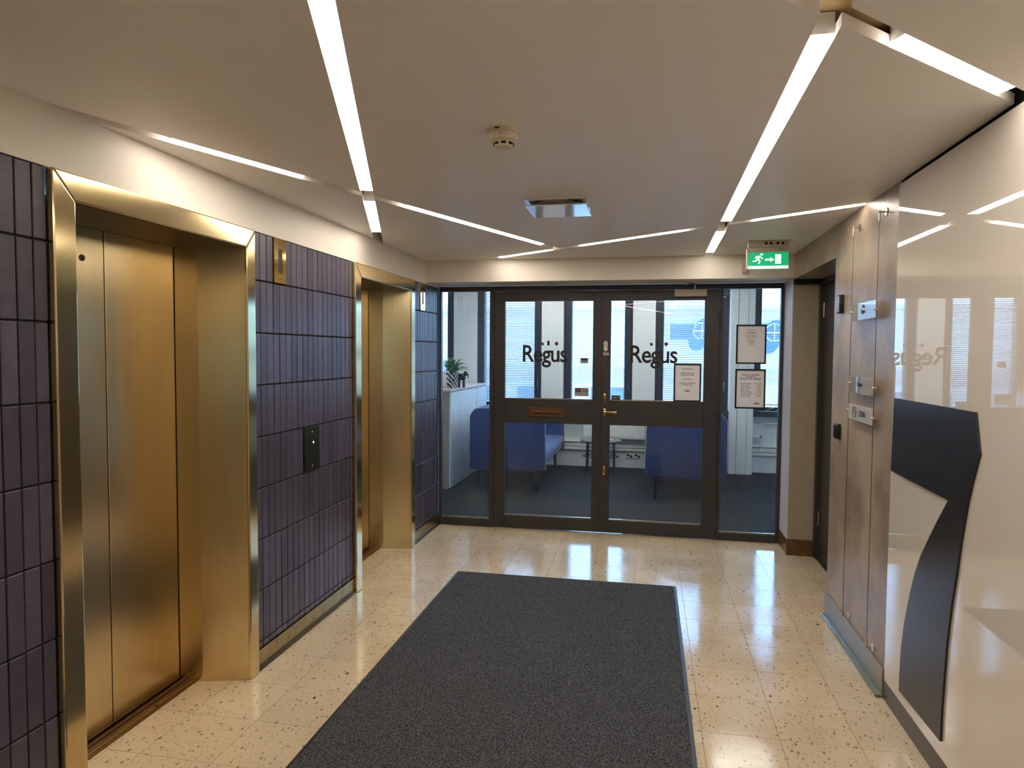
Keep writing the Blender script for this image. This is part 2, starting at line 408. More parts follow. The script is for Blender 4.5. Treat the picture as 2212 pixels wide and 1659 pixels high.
light(s5(2.03), s5(1.42), 'warm light strip over the near end of the mat', .012)
light(s4(1.42), s4(-.3), 'warm light strip over the near right of the lobby')
light(s1(.55), s1(-1.6), 'warm light strip at the near end of the lobby')

# ------------------------------------------------------------------ fascias, left wall
o = MB().box(-.35, 0, YN, YG+.05, ZF, H+.08).build('trim_1', M['fascia']); tag(o, 'white fascia band above the dark tiles and lift frames', 'fascia', kind='structure')
o = MB().box(0, XR+.25, YF, YG+.0, 2.098, H+.08).build('trim_2', M['fascia']); tag(o, 'white fascia band above the glazed door screen', 'fascia', kind='structure')

PITCH_T = .058; JW = .005
rows = [.098]+[.129+.247*k for k in range(8)]+[ZF]
def tile_wall(y0, y1, edge, label, skip=()):
    w = MB().box(-.32, -.009, y0, y1, 0, ZF).build('wall_left', M['grout']); tag(w, label, 'wall', kind='structure')
    k0 = math.floor((y0-edge)/PITCH_T); e = [y0]
    k = k0
    while edge+k*PITCH_T < y1:
        yy = edge+k*PITCH_T
        if y0+.008 < yy < y1-.008: e.append(yy)
        k += 1
    e.append(y1); cache = {}
    for a, b in zip(e, e[1:]):
        for i, (z0, z1) in enumerate(zip(rows, rows[1:])):
            yc, zc = (a+b)/2, (z0+z1)/2
            if any(s[0] < yc < s[1] and s[2] < zc < s[3] for s in skip): continue
            key = (round(b-a, 4), round(z1-z0, 4))
            if key not in cache:
                t = MB().box(-.012, 0, -(b-a)/2+JW/2, (b-a)/2-JW/2, -(z1-z0)/2+JW*.7, (z1-z0)/2-JW*.7, bev=.0018, seg=1)
                me = bpy.data.meshes.new('wall_tile'); t.bm.to_mesh(me); t.bm.free(); me.materials.append(M['tile']); cache[key] = me
            o = bpy.data.objects.new('wall_tile', cache[key]); COL.objects.link(o); o.parent = w
            jit = random.uniform(-.0012, .0008)
            o.location = Vector((jit, yc, zc))-w.location
            o.rotation_euler = (0, random.uniform(-.004, .004), random.uniform(-.012, .012))
    return w
IND1 = (3.087, 3.203, 1.858, ZF); CALL = (3.377, 3.551, .870, 1.117); IND2 = (5.288, 5.404, 1.858, ZF)
tile_wall(.70, LIFTS[0][0]-.002, 1.807, 'dark purple tiled wall left of the nearer lift')
tile_wall(LIFTS[0][3]+.002, LIFTS[1][0]-.002, 3.087, 'dark purple tiled wall between the two lifts', (IND1, CALL))
tile_wall(LIFTS[1][3]+.002, YG-.002, 5.288, 'dark purple tiled wall between far lift and glass screen', (IND2,))
o = MB().box(-.32, 0, YN, .698, 0, ZF).build('wall_left', M['grout']); tag(o, 'dark wall beside the viewer, left of the nearer lift', 'wall', kind='structure')
for a, b, lab in ((YN, LIFTS[0][0]-.003, 'tarnished brass skirting left of the nearer lift'), (LIFTS[0][3]+.003, LIFTS[1][0]-.003, 'tarnished brass skirting between the two lifts'), (LIFTS[1][3]+.003, YG-.003, 'tarnished brass skirting right of the far lift')):
    bbd = MB().box(-.008, .006, a, b, .022, .097).build('baseboard_left', M['brass_old']); tag(bbd, lab, 'skirting', kind='structure')
    MB().box(-.008, .016, a, b, 0.0005, .0215, bev=.003).build('foot_strip', M['bronze'], bbd)

# ------------------------------------------------------------------ lifts
def lift(yo0, yi0, yi1, yo1, label, key):
    zo, zi = ZF-.002, 1.993; xf = .022; xd = -.30
    t = thing('elevator', (0, (yo0+yo1)/2, 0), label, 'elevator')
    MB().prism([(yo0, .001), (yi0, .001), (yi0, zi), (yo0, zo)], 'x', -.008, xf, bev=.006, seg=3).build('frame_jamb', M['brass_face'], t)
    MB().prism([(yi1, .001), (yo1, .001), (yo1, zo), (yi1, zi)], 'x', -.008, xf, bev=.006, seg=3).build('frame_jamb', M['brass_face'], t)
    MB().prism([(yo0, zo), (yi0, zi), (yi1, zi), (yo1, zo)], 'x', -.008, xf, bev=.006, seg=3).build('frame_head', M['brass_face'], t)
    s = .055
    # lining: splayed outer reveal, then straight inner jamb
    MB().prism([(.012, yi1), (-.19, yi1-s), (-.19, yi1+.03), (.012, yi1+.03)], 'z', .001, zi).build('reveal', M['brass'], t)
    MB().prism([(.012, yi0), (-.19, yi0+s), (-.19, yi0-.03), (.012, yi0-.03)], 'z', .001, zi).build('reveal', M['brass'], t)
    MB().prism([(-.191, yi1-s+.002), (xd+.004, yi1-s-.012), (xd+.004, yi1+.02), (-.191, yi1+.02)], 'z', .001, zi).build('inner_jamb', M['brass'], t)
    MB().prism([(-.191, yi0+s-.002), (xd+.004, yi0+s+.012), (xd+.004, yi0-.02), (-.191, yi0-.02)], 'z', .001, zi).build('inner_jamb', M['brass'], t)
    MB().box(xd+.004, .012, yi0-.028, yi1+.028, zi-.001+.0, zi+.02).build('reveal_soffit', M['soffit'], t)
    ym = (yi0+yi1)/2
    for a, b in ((yi0+s-.05, ym-.0028), (ym+.0028, yi1-s+.05)):
        d = MB().box(xd-.03, xd, a, b, .012, zi+.015, bev=.002, seg=1).build('door_panel', M['brass'], t)
        if key and a < ym-.1:
            MB().lathe([(0, .0), (.004, .0), (.004, .004), (.011, .004), (.013, .001), (.013, 0)], (xd, 2.249, 1.874), 'x', 20).build('key_escutcheon', M['bronze'], d)
            MB().lathe([(0, .0045), (.0055, .0045), (.0055, .001)], (xd, 2.249, 1.874), 'x', 14).build('keyhole', M['black'], d)
    MB().box(xd-.05, -.215, yi0+s-.03, yi1-s+.03, -.02, .004).build('sill', M['sill'], t)
    MB().box(xd+.025, xd+.033, yi0+s-.01, yi1-s+.01, .0042, .0055).build('sill_groove', M['black'], t)
    MB().box(-.238, -.232, yi0+s-.01, yi1-s+.01, .0042, .0065).build('sill_rib', M['brass_old'], t)
    MB().box(xd-.10, xd-.032, yi0-.06, yi1+.06, 0.0, zi+.05).build('shaft_lining', M['black'], t)
    MB().box(-.19, -.009, yi0-.085, yi0-.032, 0.001, zi).build('jamb_core', M['shadow_metal'], t)
    MB().box(-.19, -.009, yi1+.032, yi1+.07, 0.001, zi).build('jamb_core', M['shadow_metal'], t)
lift(*LIFTS[0], 'brass lift entrance with closed double doors nearest the viewer', True)
lift(*LIFTS[1], 'brass lift entrance farther away beside the glass screen', False)

def indicator(y0, y1, label):
    z0, z1 = 1.862, ZF-.003; yc = (y0+y1)/2
    t = thing('floor_indicator', (0, yc, z0), label, 'lift indicator', 'lift floor indicators')
    a, b = yc-.019, yc+.019; c, d = z0+.05, z0+.168
    pl = MB()
    for q in ((y0+.002, a, z0, z1), (b, y1-.002, z0, z1), (a, b, z0, c), (a, b, d, z1)): pl.box(-.006, .006, q[0], q[1], q[2], q[3])
    pl.build('plate', M['brass_plate'], t)
    MB().box(-.006, .002, a, b, c, d).build('display_window', M['numeral'], t)
    for zz in (z0+.02, z1-.02): MB().lathe([(0, .0085), (.004, .008), (.005, .006)], (0, yc, zz), 'x', 12).build('screw', M['bronze'], t)
indicator(IND1[0], IND1[1], 'brass floor indicator plate on the tiles between the lifts')
indicator(IND2[0], IND2[1], 'brass floor indicator plate on the tiles beside the glass screen')
t = thing('call_panel', (0, 3.464, .872), 'dark bronze lift call plate with a lit button between the lifts', 'call panel')
MB().box(-.006, .006, CALL[0]+.002, CALL[1]-.002, .873, 1.114, bev=.0015).build('plate', M['bronze'], t)
MB().lathe([(0, .009), (.010, .009), (.012, .006)], (0, 3.47, 1.026), 'x', 20).build('call_button', M['dark_plastic'], t)
MB().lathe([(0, .0105), (.0045, .0105), (.005, .009)], (0, 3.47, 1.028), 'x', 14).build('button_light', M['button_lit'], t)
for zz in (.90, 1.085): MB().lathe([(0, .0085), (.004, .008), (.005, .006)], (0, 3.466, zz), 'x', 12).build('screw', M['brass_plate'], t)

# ------------------------------------------------------------------ right wall
wr = MB().box(XR, 3.075, 3.25, 4.285, 0, H+.08)
wr.box(XR, 3.075, 4.285, 5.448, 2.086, H+.08)
wr = wr.build('wall_right', M['concrete']); tag(wr, 'grey varnished concrete wall with a beam over the side doorway', 'wall', kind='structure')
o = MB().box(3.0, 3.12, YN, 3.25, 0, H+.08).build('wall_right', M['concrete']); tag(o, 'concrete wall behind the white glass panel', 'wall', kind='structure')
pier = MB().box(2.868, 3.12, 5.49, YG+.06, .12, 2.097).build('wall_right', M['plaster_grey']); tag(pier, 'narrow grey plaster pier between side door and glass screen', 'wall', kind='structure')
MB().box(2.862, 2.8675, 5.49, YG-.001, .12, 2.097).build('reveal_lining', M['pier_white'], pier)
o = MB().box(2.858, 3.07, 5.475, YG-.002, .001, .1195).build('baseboard_right', M['skirt_brown']); tag(o, 'brown marbled skirting on the plaster pier', 'skirting', kind='structure')
o = MB().box(2.862, 3.06, 5.452, 5.488, 2.05, 2.270).build('trim_3', M['black_frame']); tag(o, 'strip coloured black as the shadow gap at the end of the concrete beam', 'trim', kind='structure')  # black colour stands for shade between beam end and fascia
sk = MB().box(2.848, XR-.0005, 3.26, 4.283, .014, .13, bev=.002).build('baseboard_right', M['skirt_steel']); tag(sk, 'grey metal skirting under the concrete wall', 'skirting', kind='structure')
MB().box(2.822, XR-.0005, 3.26, 4.25, .0005, .0135, bev=.003).build('glass_strip', M['glass_strip'], sk)
gp = MB().box(2.852, 2.999, YN, 3.248, .089, 2.258, bev=.0015).build('glass_wall_panel', M['white_glass']); tag(gp, 'tall white glossy glass panel carrying the black numeral', 'wall panel')
o = MB().box(2.853, 2.999, YN, 3.248, .0005, .0885).build('baseboard_right', M['skirt_dark']); tag(o, 'dark skirting under the white glass panel', 'skirting', kind='structure')
o = MB().box(2.872, 2.999, YN, 3.248, 2.2585, H+.07).build('trim_4', M['black']); tag(o, 'strip coloured black as the shade in the gap above the white glass panel', 'trim', kind='structure')  # solid black fill stands for the shade inside the gap

# the black floor numeral 7
seven = [(3.21, 1.343), (2.462, 1.344), (2.424, 1.213), (2.465, 1.12), (2.496, 1.036), (2.532, .90), (2.56, .768), (2.583, .68), (2.60, .592), (2.614, .50), (2.622, .417), (2.634, .28), (2.637, .155),
         (3.045, .139), (3.043, .23), (3.035, .323), (3.018, .41), (2.991, .495), (2.958, .585), (2.919, .67), (2.865, .758), (2.799, .839), (2.722, .93), (2.640, 1.019), (3.222, 1.026)]
o = MB().prism(seven, 'x', 2.844, 2.8518).build('floor_numeral', M['numeral']); tag(o, 'large black figure seven mounted on the white glass panel', 'numeral')

# side door in the recess
d3 = thing('door_3', (3.075, 4.88, 0), 'dark brown door recessed beside the concrete wall', 'door', kind='structure')
MB().box(3.075, 3.12, 4.20, 5.488, .012, 2.04, bev=.002).build('door_leaf', M['frame'], d3)
MB().box(3.045, 3.12, 5.435, 5.488, .001, 2.083).build('door_frame', M['hinge'], d3)
MB().box(3.045, 3.12, 4.286, 5.434, 2.04, 2.083).build('door_frame', M['hinge'], d3)
MB().box(3.055, 3.12, 4.286, 5.434, .0005, .0115).build('threshold', M['hinge'], d3)
for z in (.25, 1.8): MB().tube([(3.07, 5.425, z), (3.07, 5.425, z+.11)], .007, 10).build('hinge', M['steel'], d3)

# cable sign holder: two wires with stand-offs, three plates
XC = 2.83
def cable(y, label):
    t = thing('sign_cable', (XC, y, .15), label, 'sign cable', 'tensioned sign cables on the concrete wall')
    MB().tube([(XC, y, .20), (XC, y, 2.14)], .0016, 8).build('wire', M['wire'], t)
    for z, s in ((2.178, -1), (.158, 1)):
        MB().lathe([(0, 0), (.019, 0), (.019, -.003), (0, -.003)], (XR-.0005, y, z), 'x', 24).build('wall_disc', M['steel'], t, True)
        MB().tube([(XC-.008, y, z), (XR-.003, y, z)], .0032, 10).build('arm', M['steel'], t, True)
        MB().tube([(XC, y, z+.006*-s), (XC, y, z+.042*s)], .0042, 10).build('tension_barrel', M['steel'], t, True)
cable(3.83, 'thin steel sign cable nearer the side door')
cable(3.43, 'thin steel sign cable nearer the white glass panel')
def plate(z0, z1, m, label):
    t = thing('name_plate', (XC, 3.63, z0), label, 'name plate', 'acrylic company plates between the sign cables')
    MB().box(XC-.002, XC+.002, 3.436, 3.824, z0, z1, bev=.0008, seg=1).build('acrylic_sheet', m, t)
    for y in (3.43, 3.83):
        MB().lathe([(0, -.011), (.005, -.010), (.007, -.006), (.007, .008), (0, .008)], (XC, y, (z0+z1)/2+(.004 if y > 3.6 else -.004)), 'x', 14).build('clamp', M['steel'], t, True)
    return t
p1 = plate(1.698, 1.782, M['acrylic'], 'topmost clear acrylic plate on the sign cables')
p2 = plate(1.335, 1.419, M['acrylic'], 'middle clear acrylic plate with small black wording')
p3 = plate(1.198, 1.276, M['acrylic_white'], 'lowest acrylic plate, whitened, with round emblem and capital letters')
xt = XC-.0027
text('lettering', 'Regus', .026, M['ink'], (xt, 3.625, 1.738), FACE_X, p1, space=.95, bold=.0008)
def rays(parent, pos, u, s, m):
    """small strokes around the letter g of the logo; u: reading direction"""
    b = MB(); c = Vector(pos)
    nrm = Vector((0, 0, 1)).cross(Vector(u)).normalized()*-1
    for ang, r0, r1 in ((125, .9, 1.25), (88, .95, 1.35), (52, .9, 1.25)):
        d = Vector(u)*math.cos(math.radians(ang))+Vector((0, 0, 1))*math.sin(math.radians(ang))
        b.tube([c+d*r0*s, c+d*r1*s], .12*s, 8)
    b.build('logo_strokes', m, parent)
rays(p1, (xt, 3.622, 1.738), (0, -1, 0), .024, M['ink'])
text('lettering', 'Finastra', .028, M['ink'], (xt, 3.645, 1.380), FACE_X, p2, space=.9, bold=.0008)
text('lettering', 'ODIN', .040, M['ink'], (xt, 3.595, 1.237), FACE_X, p3, space=1.0, bold=.0006)
b = MB(); ring = [(xt, 3.72+.028*math.cos(a), 1.239+.028*math.sin(a)) for a in [2*math.pi*k/28 for k in range(29)]]
b.tube(ring, .0018, 6, cap=False); b.tube([(xt, 3.725, 1.258), (xt, 3.712, 1.236), (xt, 3.700, 1.226)], .0016, 6); b.tube([(xt, 3.73, 1.24), (xt, 3.712, 1.236)], .0016, 6)
b.build('emblem', M['ink'], p3)

def reader(y, z0, z1, face, label):
    t = thing('card_reader', (XR, y, z0), label, 'card reader', 'wall readers beside the side door')
    MB().box(2.835, XR-.0005, y-.032, y+.032, z0, z1, bev=.004).build('body', M['dark_plastic'], t, True)
    MB().box(2.8325, 2.8349, y-.026, y+.026, z0+.008, z1-.008, bev=.001).build('face', face, t)
    MB().box(2.8312, 2.8324, y-.014, y+.014, z0+.016, z0+.019).build('indicator_bar', M['dark_plastic'], t)
reader(4.115, 1.755, 1.858, M['reader_face'], 'upper card reader with a window reflection coloured into its face, on the concrete wall')
reader(4.105, 1.058, 1.142, M['dark_plastic'], 'lower black card reader on the concrete wall')

# ------------------------------------------------------------------ end wall behind the viewer
o = MB().box(-.35, 3.12, YN-.1, YN-.001, 0, H+.1).build('wall_front', M['end_wall']); tag(o, 'plain pale end wall behind the viewer', 'wall', kind='structure')

# ------------------------------------------------------------------ glazed screen with double door
fr = thing('trim_5', (1.43, YG, 0), 'dark brown steel frame of the glazed door screen', 'door frame', kind='structure')
def fbar(x0, x1, z0, z1, name='frame_bar', y0=YG, y1=YG+.055, p=fr, m='frame', bev=.002):
    return MB().box(x0, x1, y0, y1, z0, z1, bev=bev, seg=1).build(name, M[m], p)
fbar(.001, .02, 0.001, 2.096); fbar(2.837, 2.861, 0.001, 2.096)
fbar(.0205, 2.8365, 2.053, 2.096)
fbar(.458, .496, 0.001, 2.0525); fbar(2.371, 2.394, 0.001, 2.0525)
fbar(.0205, .4575, 0.001, .066); fbar(2.3945, 2.8365, 0.001, .061)
fbar(.0205, .4575, .067, .076, 'glazing_bead', YG+.018, YG+.03, m='steel', bev=0); fbar(2.3945, 2.8365, .062, .071, 'glazing_bead', YG+.018, YG+.03, m='steel', bev=0)

def wires(x0, x1, z0, z1, y, parent):
    b = MB(); p = .0135; r = .0006
    n = int((x1-x0)/p)
    V, Fc = [], []
    def bar(a0, a1, c0, c1):
        i = len(V)
        for yy in (y-r, y+r):
            V.extend([(a0, yy, c0), (a1, yy, c0), (a1, yy, c1), (a0, yy, c1)])
        Fc.extend([(i, i+1, i+2, i+3), (i+4, i+7, i+6, i+5), (i, i+4, i+5, i+1), (i+2, i+6, i+7, i+3), (i, i+3, i+7, i+4), (i+1, i+5, i+6, i+2)])
    k = 1
    while x0+k*p < x1: bar(x0+k*p-r, x0+k*p+r, z0, z1); k += 1
    k = 1
    while z0+k*p < z1: bar(x0, x1, z0+k*p-r, z0+k*p+r); k += 1
    me = bpy.data.meshes.new('wire_mesh'); w0 = wloc(parent)
    me.from_pydata([(a-w0.x, b_-w0.y, c-w0.z) for a, b_, c in V], [], Fc); me.materials.append(M['wired'])
    o = bpy.data.objects.new('wire_mesh', me); COL.objects.link(o); o.parent = parent; o['kind'] = 'stuff'
def pane(x0, x1, z0, z1, parent, y=YG+.024):
    b = MB(); b.quad((x0, y, z0), (x1, y, z0), (x1, y, z1), (x0, y, z1))
    b.build('glass_pane', M['pane'], parent)
    wires(x0, x1, z0, z1, y+.002, parent)
w1 = thing('window_1', (.24, YG, .066), 'narrow wired glass sidelight left of the double door', 'window', kind='structure')
pane(.02, .458, .066, 2.053, w1)
w2 = thing('window_2', (2.61, YG, .06), 'narrow wired glass sidelight right of the double door', 'window', kind='structure')
pane(2.394, 2.837, .061, 2.053, w2)

def leaf(name, x0, x1, gx0, gx1, label):
    d = thing(name, ((x0+x1)/2, YG, .008), label, 'door', kind='structure')
    yl = (YG+.004, YG+.048)
    def part(n, a, b, c, e): return MB().box(a, b, yl[0], yl[1], c, e, bev=.002, seg=1).build(n, M['frame'], d)
    part('stile', x0, gx0, .008, 2.050); part('stile', gx1, x1, .008, 2.050)
    for z0, z1 in ((.008, .114), (.922, 1.129), (1.965, 2.050)): part('rail', gx0+.0003, gx1-.0003, z0, z1)
    for z0, z1 in ((.114, .922), (1.129, 1.965)):
        pane(gx0, gx1, z0, z1, d)
        MB().box(gx0, gx1, YG+.018, YG+.03, z0, z0+.008).build('glazing_bead', M['steel'], d)
    return d
dl = leaf('door_1', .498, 1.402, .592, 1.346, 'left leaf of the dark wired glass double door, with letter slot')
dr = leaf('door_2', 1.408, 2.369, 1.496, 2.251, 'right leaf of the dark wired glass double door, with brass handle')
MB().box(1.39, 1.416, YG-.004, YG+.0035, .01, 2.05).build('meeting_strip', M['frame'], dl)
for d, xh in ((dl, .497), (dr, 2.371)):
    for z in (.30, .985, 1.80):
        MB().tube([(xh, YG-.006, z-.075), (xh, YG-.006, z+.075)], .009, 10).build('hinge', M['hinge'], d, True)
# letter slot
ls = MB()
for q in ((.805, 1.116, .982, .998), (.805, 1.116, 1.042, 1.058), (.805, .822, .998, 1.042), (1.099, 1.116, .998, 1.042)): ls.box(q[0], q[1], YG-.008, YG+.0035, q[2], q[3], bev=.002, seg=1)
ls = ls.build('letter_slot', M['letter_bronze'], dl)
MB().box(.8225, 1.0985, YG-.004, YG+.003, .9985, 1.0415, bev=.003).build('slot_flap', M['letter_bronze'], ls)
MB().box(.835, 1.086, YG-.0085, YG-.0045, 1.004, 1.012).build('flap_lip', M['black'], ls)
MB().tube([(.875, YG-.009, 1.030), (.915, YG-.009, 1.030)], .004, 8).build('flap_pull', M['brass_plate'], ls, True)
# handle, locks
h = MB().box(1.437, 1.462, YG-.006, YG+.0035, .995, 1.062, bev=.004).build('handle_plate', M['brass_plate'], dr, True)
MB().tube([(1.449, YG-.006, 1.034), (1.449, YG-.046, 1.034)], .009, 12).build('handle_neck', M['brass_plate'], h, True)
MB().box(1.442, 1.556, YG-.055, YG-.040, 1.023, 1.044, bev=.005).build('lever', M['brass_plate'], h, True)
for z0, z1 in ((1.112, 1.188), (.500, .575)):
    l = MB().box(1.440, 1.462, YG-.007, YG+.0035, z0, z1, bev=.005).build('lock', M['brass_plate'], dr, True)
    MB().lathe([(0, -.011), (.007, -.011), (.008, -.007)], (1.451, YG, (z0+z1)/2+.012), 'y', 16).build('lock_cylinder', M['brass_old'], l)
    MB().box(1.4485, 1.4535, YG-.0085, YG-.0072, z0+.014, z0+.03).build('keyway', M['black'], l)
MB().box(1.437, 1.470, YG+.0025, YG+.0038, 1.245, 1.375).build('cover_plate', M['hinge'], dr)
# closer
cl = MB().box(2.008, 2.263, YG-.045, YG+.0035, 1.990, 2.048, bev=.004).build('door_closer', M['grey_plastic'], dr)
MB().lathe([(0, .03), (.009, .03), (.010, .0), (.007, -.004), (.007, -.03)], (2.166, YG-.03, 2.078), 'z', 16).build('closer_pivot', M['steel'], cl, True)
MB().tube([(2.166, YG-.03, 2.095), (2.115, YG-.10, 2.095)], .006, 8).build('closer_arm', M['steel'], cl, True)
MB().tube([(2.115, YG-.10, 2.090), (2.09, YG-.0, 2.072)], .006, 8).build('closer_arm', M['steel'], cl, True)

# lettering on the glass of both leaves
yl = YG+.0225
for d, xc in ((dl, .949), (dr, 1.861)):
    text('glass_lettering', 'Regus', .205, M['letter_black'], (xc-.015, yl, 1.512), FACE_Y, d, space=.92, bold=.003, extr=.0006, sx=.87)
    b = MB(); b.tube([(xc-.026, yl, 1.592), (xc-.038, yl, 1.612)], .010, 8); b.tube([(xc+.018, yl, 1.590), (xc+.018, yl, 1.628)], .010, 8)
    b.build('logo_strokes', M['letter_black'], d)
    MB().lathe([(0, -.001), (.016, -.001), (.016, .001), (0, .001)], (xc+.088, yl, 1.605), 'y', 16).build('logo_dot', M['red'], d)
# small notices on the glass
def sticker(x0, x1, z0, z1, m, label, txt=None, tm=None, size=.016):
    t = thing('sticker', ((x0+x1)/2, YG+.02, z0), label, 'sticker')
    MB().box(x0, x1, YG+.021, YG+.0232, z0, z1).build('film', m, t)
    if txt: text('lettering', txt, size, tm, ((x0+x1)/2, YG+.0205, (z0+z1)/2), FACE_Y, t)
    return t
sticker(1.505, 1.580, 1.137, 1.172, M['black_frame'], 'small black sticker with white capitals low on the right door glass', 'SULJE OVI', M['paper'])
t = sticker(1.195, 1.315, 1.160, 1.232, M['sticker_grey'], 'grey rectangular sticker low on the left door glass')
MB().box(1.203, 1.25, YG+.0195, YG+.0208, 1.205, 1.226).build('dark_print', M['red'], t)
MB().box(1.203, 1.25, YG+.0195, YG+.0208, 1.196, 1.203).build('dark_print', M['ink'], t)
for k in range(2): MB().box(1.262, 1.306, YG+.0195, YG+.0208, 1.212-.012*k, 1.216-.012*k).build('print_line', M['ink'], t)
t = sticker(1.242, 1.308, 1.440, 1.484, M['sticker_grey'], 'small dark sticker with a curved mark on the left door glass')
MB().prism([(1.242, 1.484), (1.308, 1.484), (1.308, 1.476), (1.296, 1.466), (1.275, 1.462), (1.254, 1.466), (1.242, 1.476)], 'y', YG+.0195, YG+.0208).build('dark_print', M['ink'], t)

# doorbell
t = thing('doorbell', (1.455, YG, 1.515), 'grey oval doorbell with name strip on the right door leaf', 'doorbell')
pts = [(1.455+.0175*math.cos(a), 1.612+.0175*math.sin(a)) for a in [math.pi*k/10 for k in range(11)]]+[(1.455+.0175*math.cos(a), 1.558+.0175*math.sin(a)) for a in [math.pi+math.pi*k/10 for k in range(11)]]
MB().prism(pts, 'y', YG-.016, YG+.0035, bev=.003).build('body', M['grey_plastic'], t, True)
MB().lathe([(0, -.018), (.011, -.018), (.012, -.0162)], (1.455, YG, 1.565), 'y', 20).build('push_button', M['ivory'], t)
MB().box(1.434, 1.482, YG-.004, YG+.0035, 1.508, 1.532, bev=.002).build('name_strip', M['grey_plastic'], t)
for k in range(2): MB().box(1.440, 1.476, YG-.0048, YG-.0041, 1.514+.007*k, 1.517+.007*k).build('print_line', M['ink'], t)

# framed notices
def poster(x0, x1, z0, z1, label):
    t = thing('notice', ((x0+x1)/2, YG+.016, z0), label, 'notice', 'framed notices on the glass')
    b = MB(); w = .0125; y0, y1 = YG+.008, YG+.0225
    for q in ((x0, x1, z0, z0+w), (x0, x1, z1-w, z1), (x0, x0+w, z0+w, z1-w), (x1-w, x1, z0+w, z1-w)): b.box(q[0], q[1], y0, y1, q[2], q[3])
    b.build('frame', M['black_frame'], t)
    MB().box(x0+w, x1-w, YG+.014, YG+.022, z0+w, z1-w).build('paper_sheet', M['paper'], t)
    return t
yt = YG+.0134
P1 = poster(2.500, 2.733, 1.447, 1.764, 'upper framed notice with faint centred lines on the right sidelight')
text('heading', 'Welcome', .016, M['faint_ink'], (2.617, yt, 1.722), FACE_Y, P1, space=1.1)
text('heading', 'to Regus', .021, M['faint_ink'], (2.617, yt, 1.698), FACE_Y, P1, bold=.0004)
for k, (w, dz) in enumerate(((.085, 0), (.085, .012), (.08, .02), (.05, .036), (.045, .045), (.06, .053), (.055, .062), (.04, .072), (.05, .082))):
    MB().box(2.617-w/2, 2.617+w/2, yt-.0002, yt+.0004, 1.677-dz, 1.6795-dz).build('print_line', M['faint_ink'], P1)
P2 = poster(2.499, 2.734, 1.085, 1.406, 'lower framed notice of seasonal opening hours on the right sidelight')
for k, s in enumerate(('SPECIAL OPENING', 'HOURS IN', 'SPRING AND SUMMER')):
    text('heading', s, .0135, M['ink'], (2.617, yt, 1.358-.016*k), FACE_Y, P2, space=1.25, bold=.0005)
# the rows below are too small to read in the photograph: plain printed strokes of the same lengths
for k, (wa, wb, wc, wd) in enumerate(((.044, .036, .018, .018), (.030, .034, 0, .026), (.036, .036, 0, .034), (.032, .030, 0, .034), (.046, .036, 0, .030), (.046, .036, .018, .020), (.034, .036, 0, .036))):
    z = 1.287-.0165*k
    MB().box(2.540, 2.540+wa, yt-.0002, yt+.0004, z-.0022, z+.0022).build('print_line', M['faint_ink'], P2)
    MB().box(2.545+wa, 2.545+wa+wb, yt-.0002, yt+.0004, z-.0022, z+.0022).build('print_line', M['faint_ink'], P2)
    MB().box(2.700-wd, 2.700, yt-.0002, yt+.0004, z-.0022, z+.0022).build('print_line', M['faint_ink'], P2)
    if wc: MB().box(2.690-wd-wc, 2.690-wd, yt-.0002, yt+.0004, z-.0022, z+.0022).build('print_line', M['faint_ink'], P2)
text('logo', 'Regus', .018, M['ink'], (2.668, yt, 1.128), FACE_Y, P2, bold=.0006)
rays(P2, (2.668, yt, 1.128), (1, 0, 0), .012, M['ink'])
P3 = poster(2.013, 2.233, 1.131, 1.446, 'framed doorbell notice on the glass of the right door leaf')
for s, z in (('Hyvä asiakkaamme', 1.402), ('Soitathan ovikelloa, niin', 1.367), ('päästämme sinut sisään.', 1.352), ('Dear Customer', 1.318), ('Please ring the doorbell and', 1.286), ('we will let you in.', 1.271)):
    text('printed_line', s, .0112, M['ink'], (2.123, yt, z), FACE_Y, P3, bold=.0003)
text('logo', 'Regus', .018, M['ink'], (2.123, yt, 1.222), FACE_Y, P3, bold=.0006)
rays(P3, (2.123, yt, 1.222), (1, 0, 0), .012, M['ink'])

# ------------------------------------------------------------------ mat
t = thing('door_mat', (1.27, 2.9, 0), 'large charcoal ribbed entrance mat with black rubber edge', 'mat')
MB().box(.545, 1.99, 1.05, 4.538, .004, .012, bev=.002).build('pile', M['mat_pile'], t)
b = MB()
for q in ((.528, 2.007, 4.5385, 4.555), (.528, 2.007, 1.03, 1.0495), (.528, .5445, 1.05, 4.538), (1.9905, 2.007, 1.05, 4.538)): b.box(q[0], q[1], q[2], q[3], .0006, .006)
b.box(.545, 1.99, 1.05, 4.538, .0006, .0038)
b.build('rubber_edge', M['rubber'], t)

# ------------------------------------------------------------------ ceiling devices
t = thing('smoke_detector', (1.316, 2.30, H), 'round cream smoke detector on the ceiling', 'smoke detector')
C0 = (1.316, 2.30, H)
MB().lathe([(0, -.0005), (.050, -.0005), (.050, -.012), (.0485, -.013)], C0, 'z', 40).build('base', M['ivory'], t, True)
MB().lathe([(.0485, -.0135), (.050, -.015), (.050, -.030), (.046, -.036), (.038, -.038), (.034, -.041), (.033, -.050), (.028, -.058), (0, -.060)], C0, 'z', 40).build('head', M['ivory'], t, True)
for k in range(8):
    a = 2*math.pi*k/8+.2
    b = MB(); b.box(.030, .0352, -.008, .008, -.052, -.045)
    bmesh.ops.rotate(b.bm, verts=b.bm.verts, cent=(0, 0, 0), matrix=Matrix.Rotation(a, 3, 'Z')); bmesh.ops.translate(b.bm, verts=b.bm.verts, vec=Vector(C0))
    b.build('vent_slot', M['black'], t)
MB().box(1.296, 1.312, 2.2487, 2.2500, H-.009, H-.004).build('print_label', M['ink'], t)
MB().lathe([(0, -.0505), (.0018, -.0505), (.0018, -.049)], (1.316, 2.30, H-.026), 'y', 8).build('led', M['black'], t)

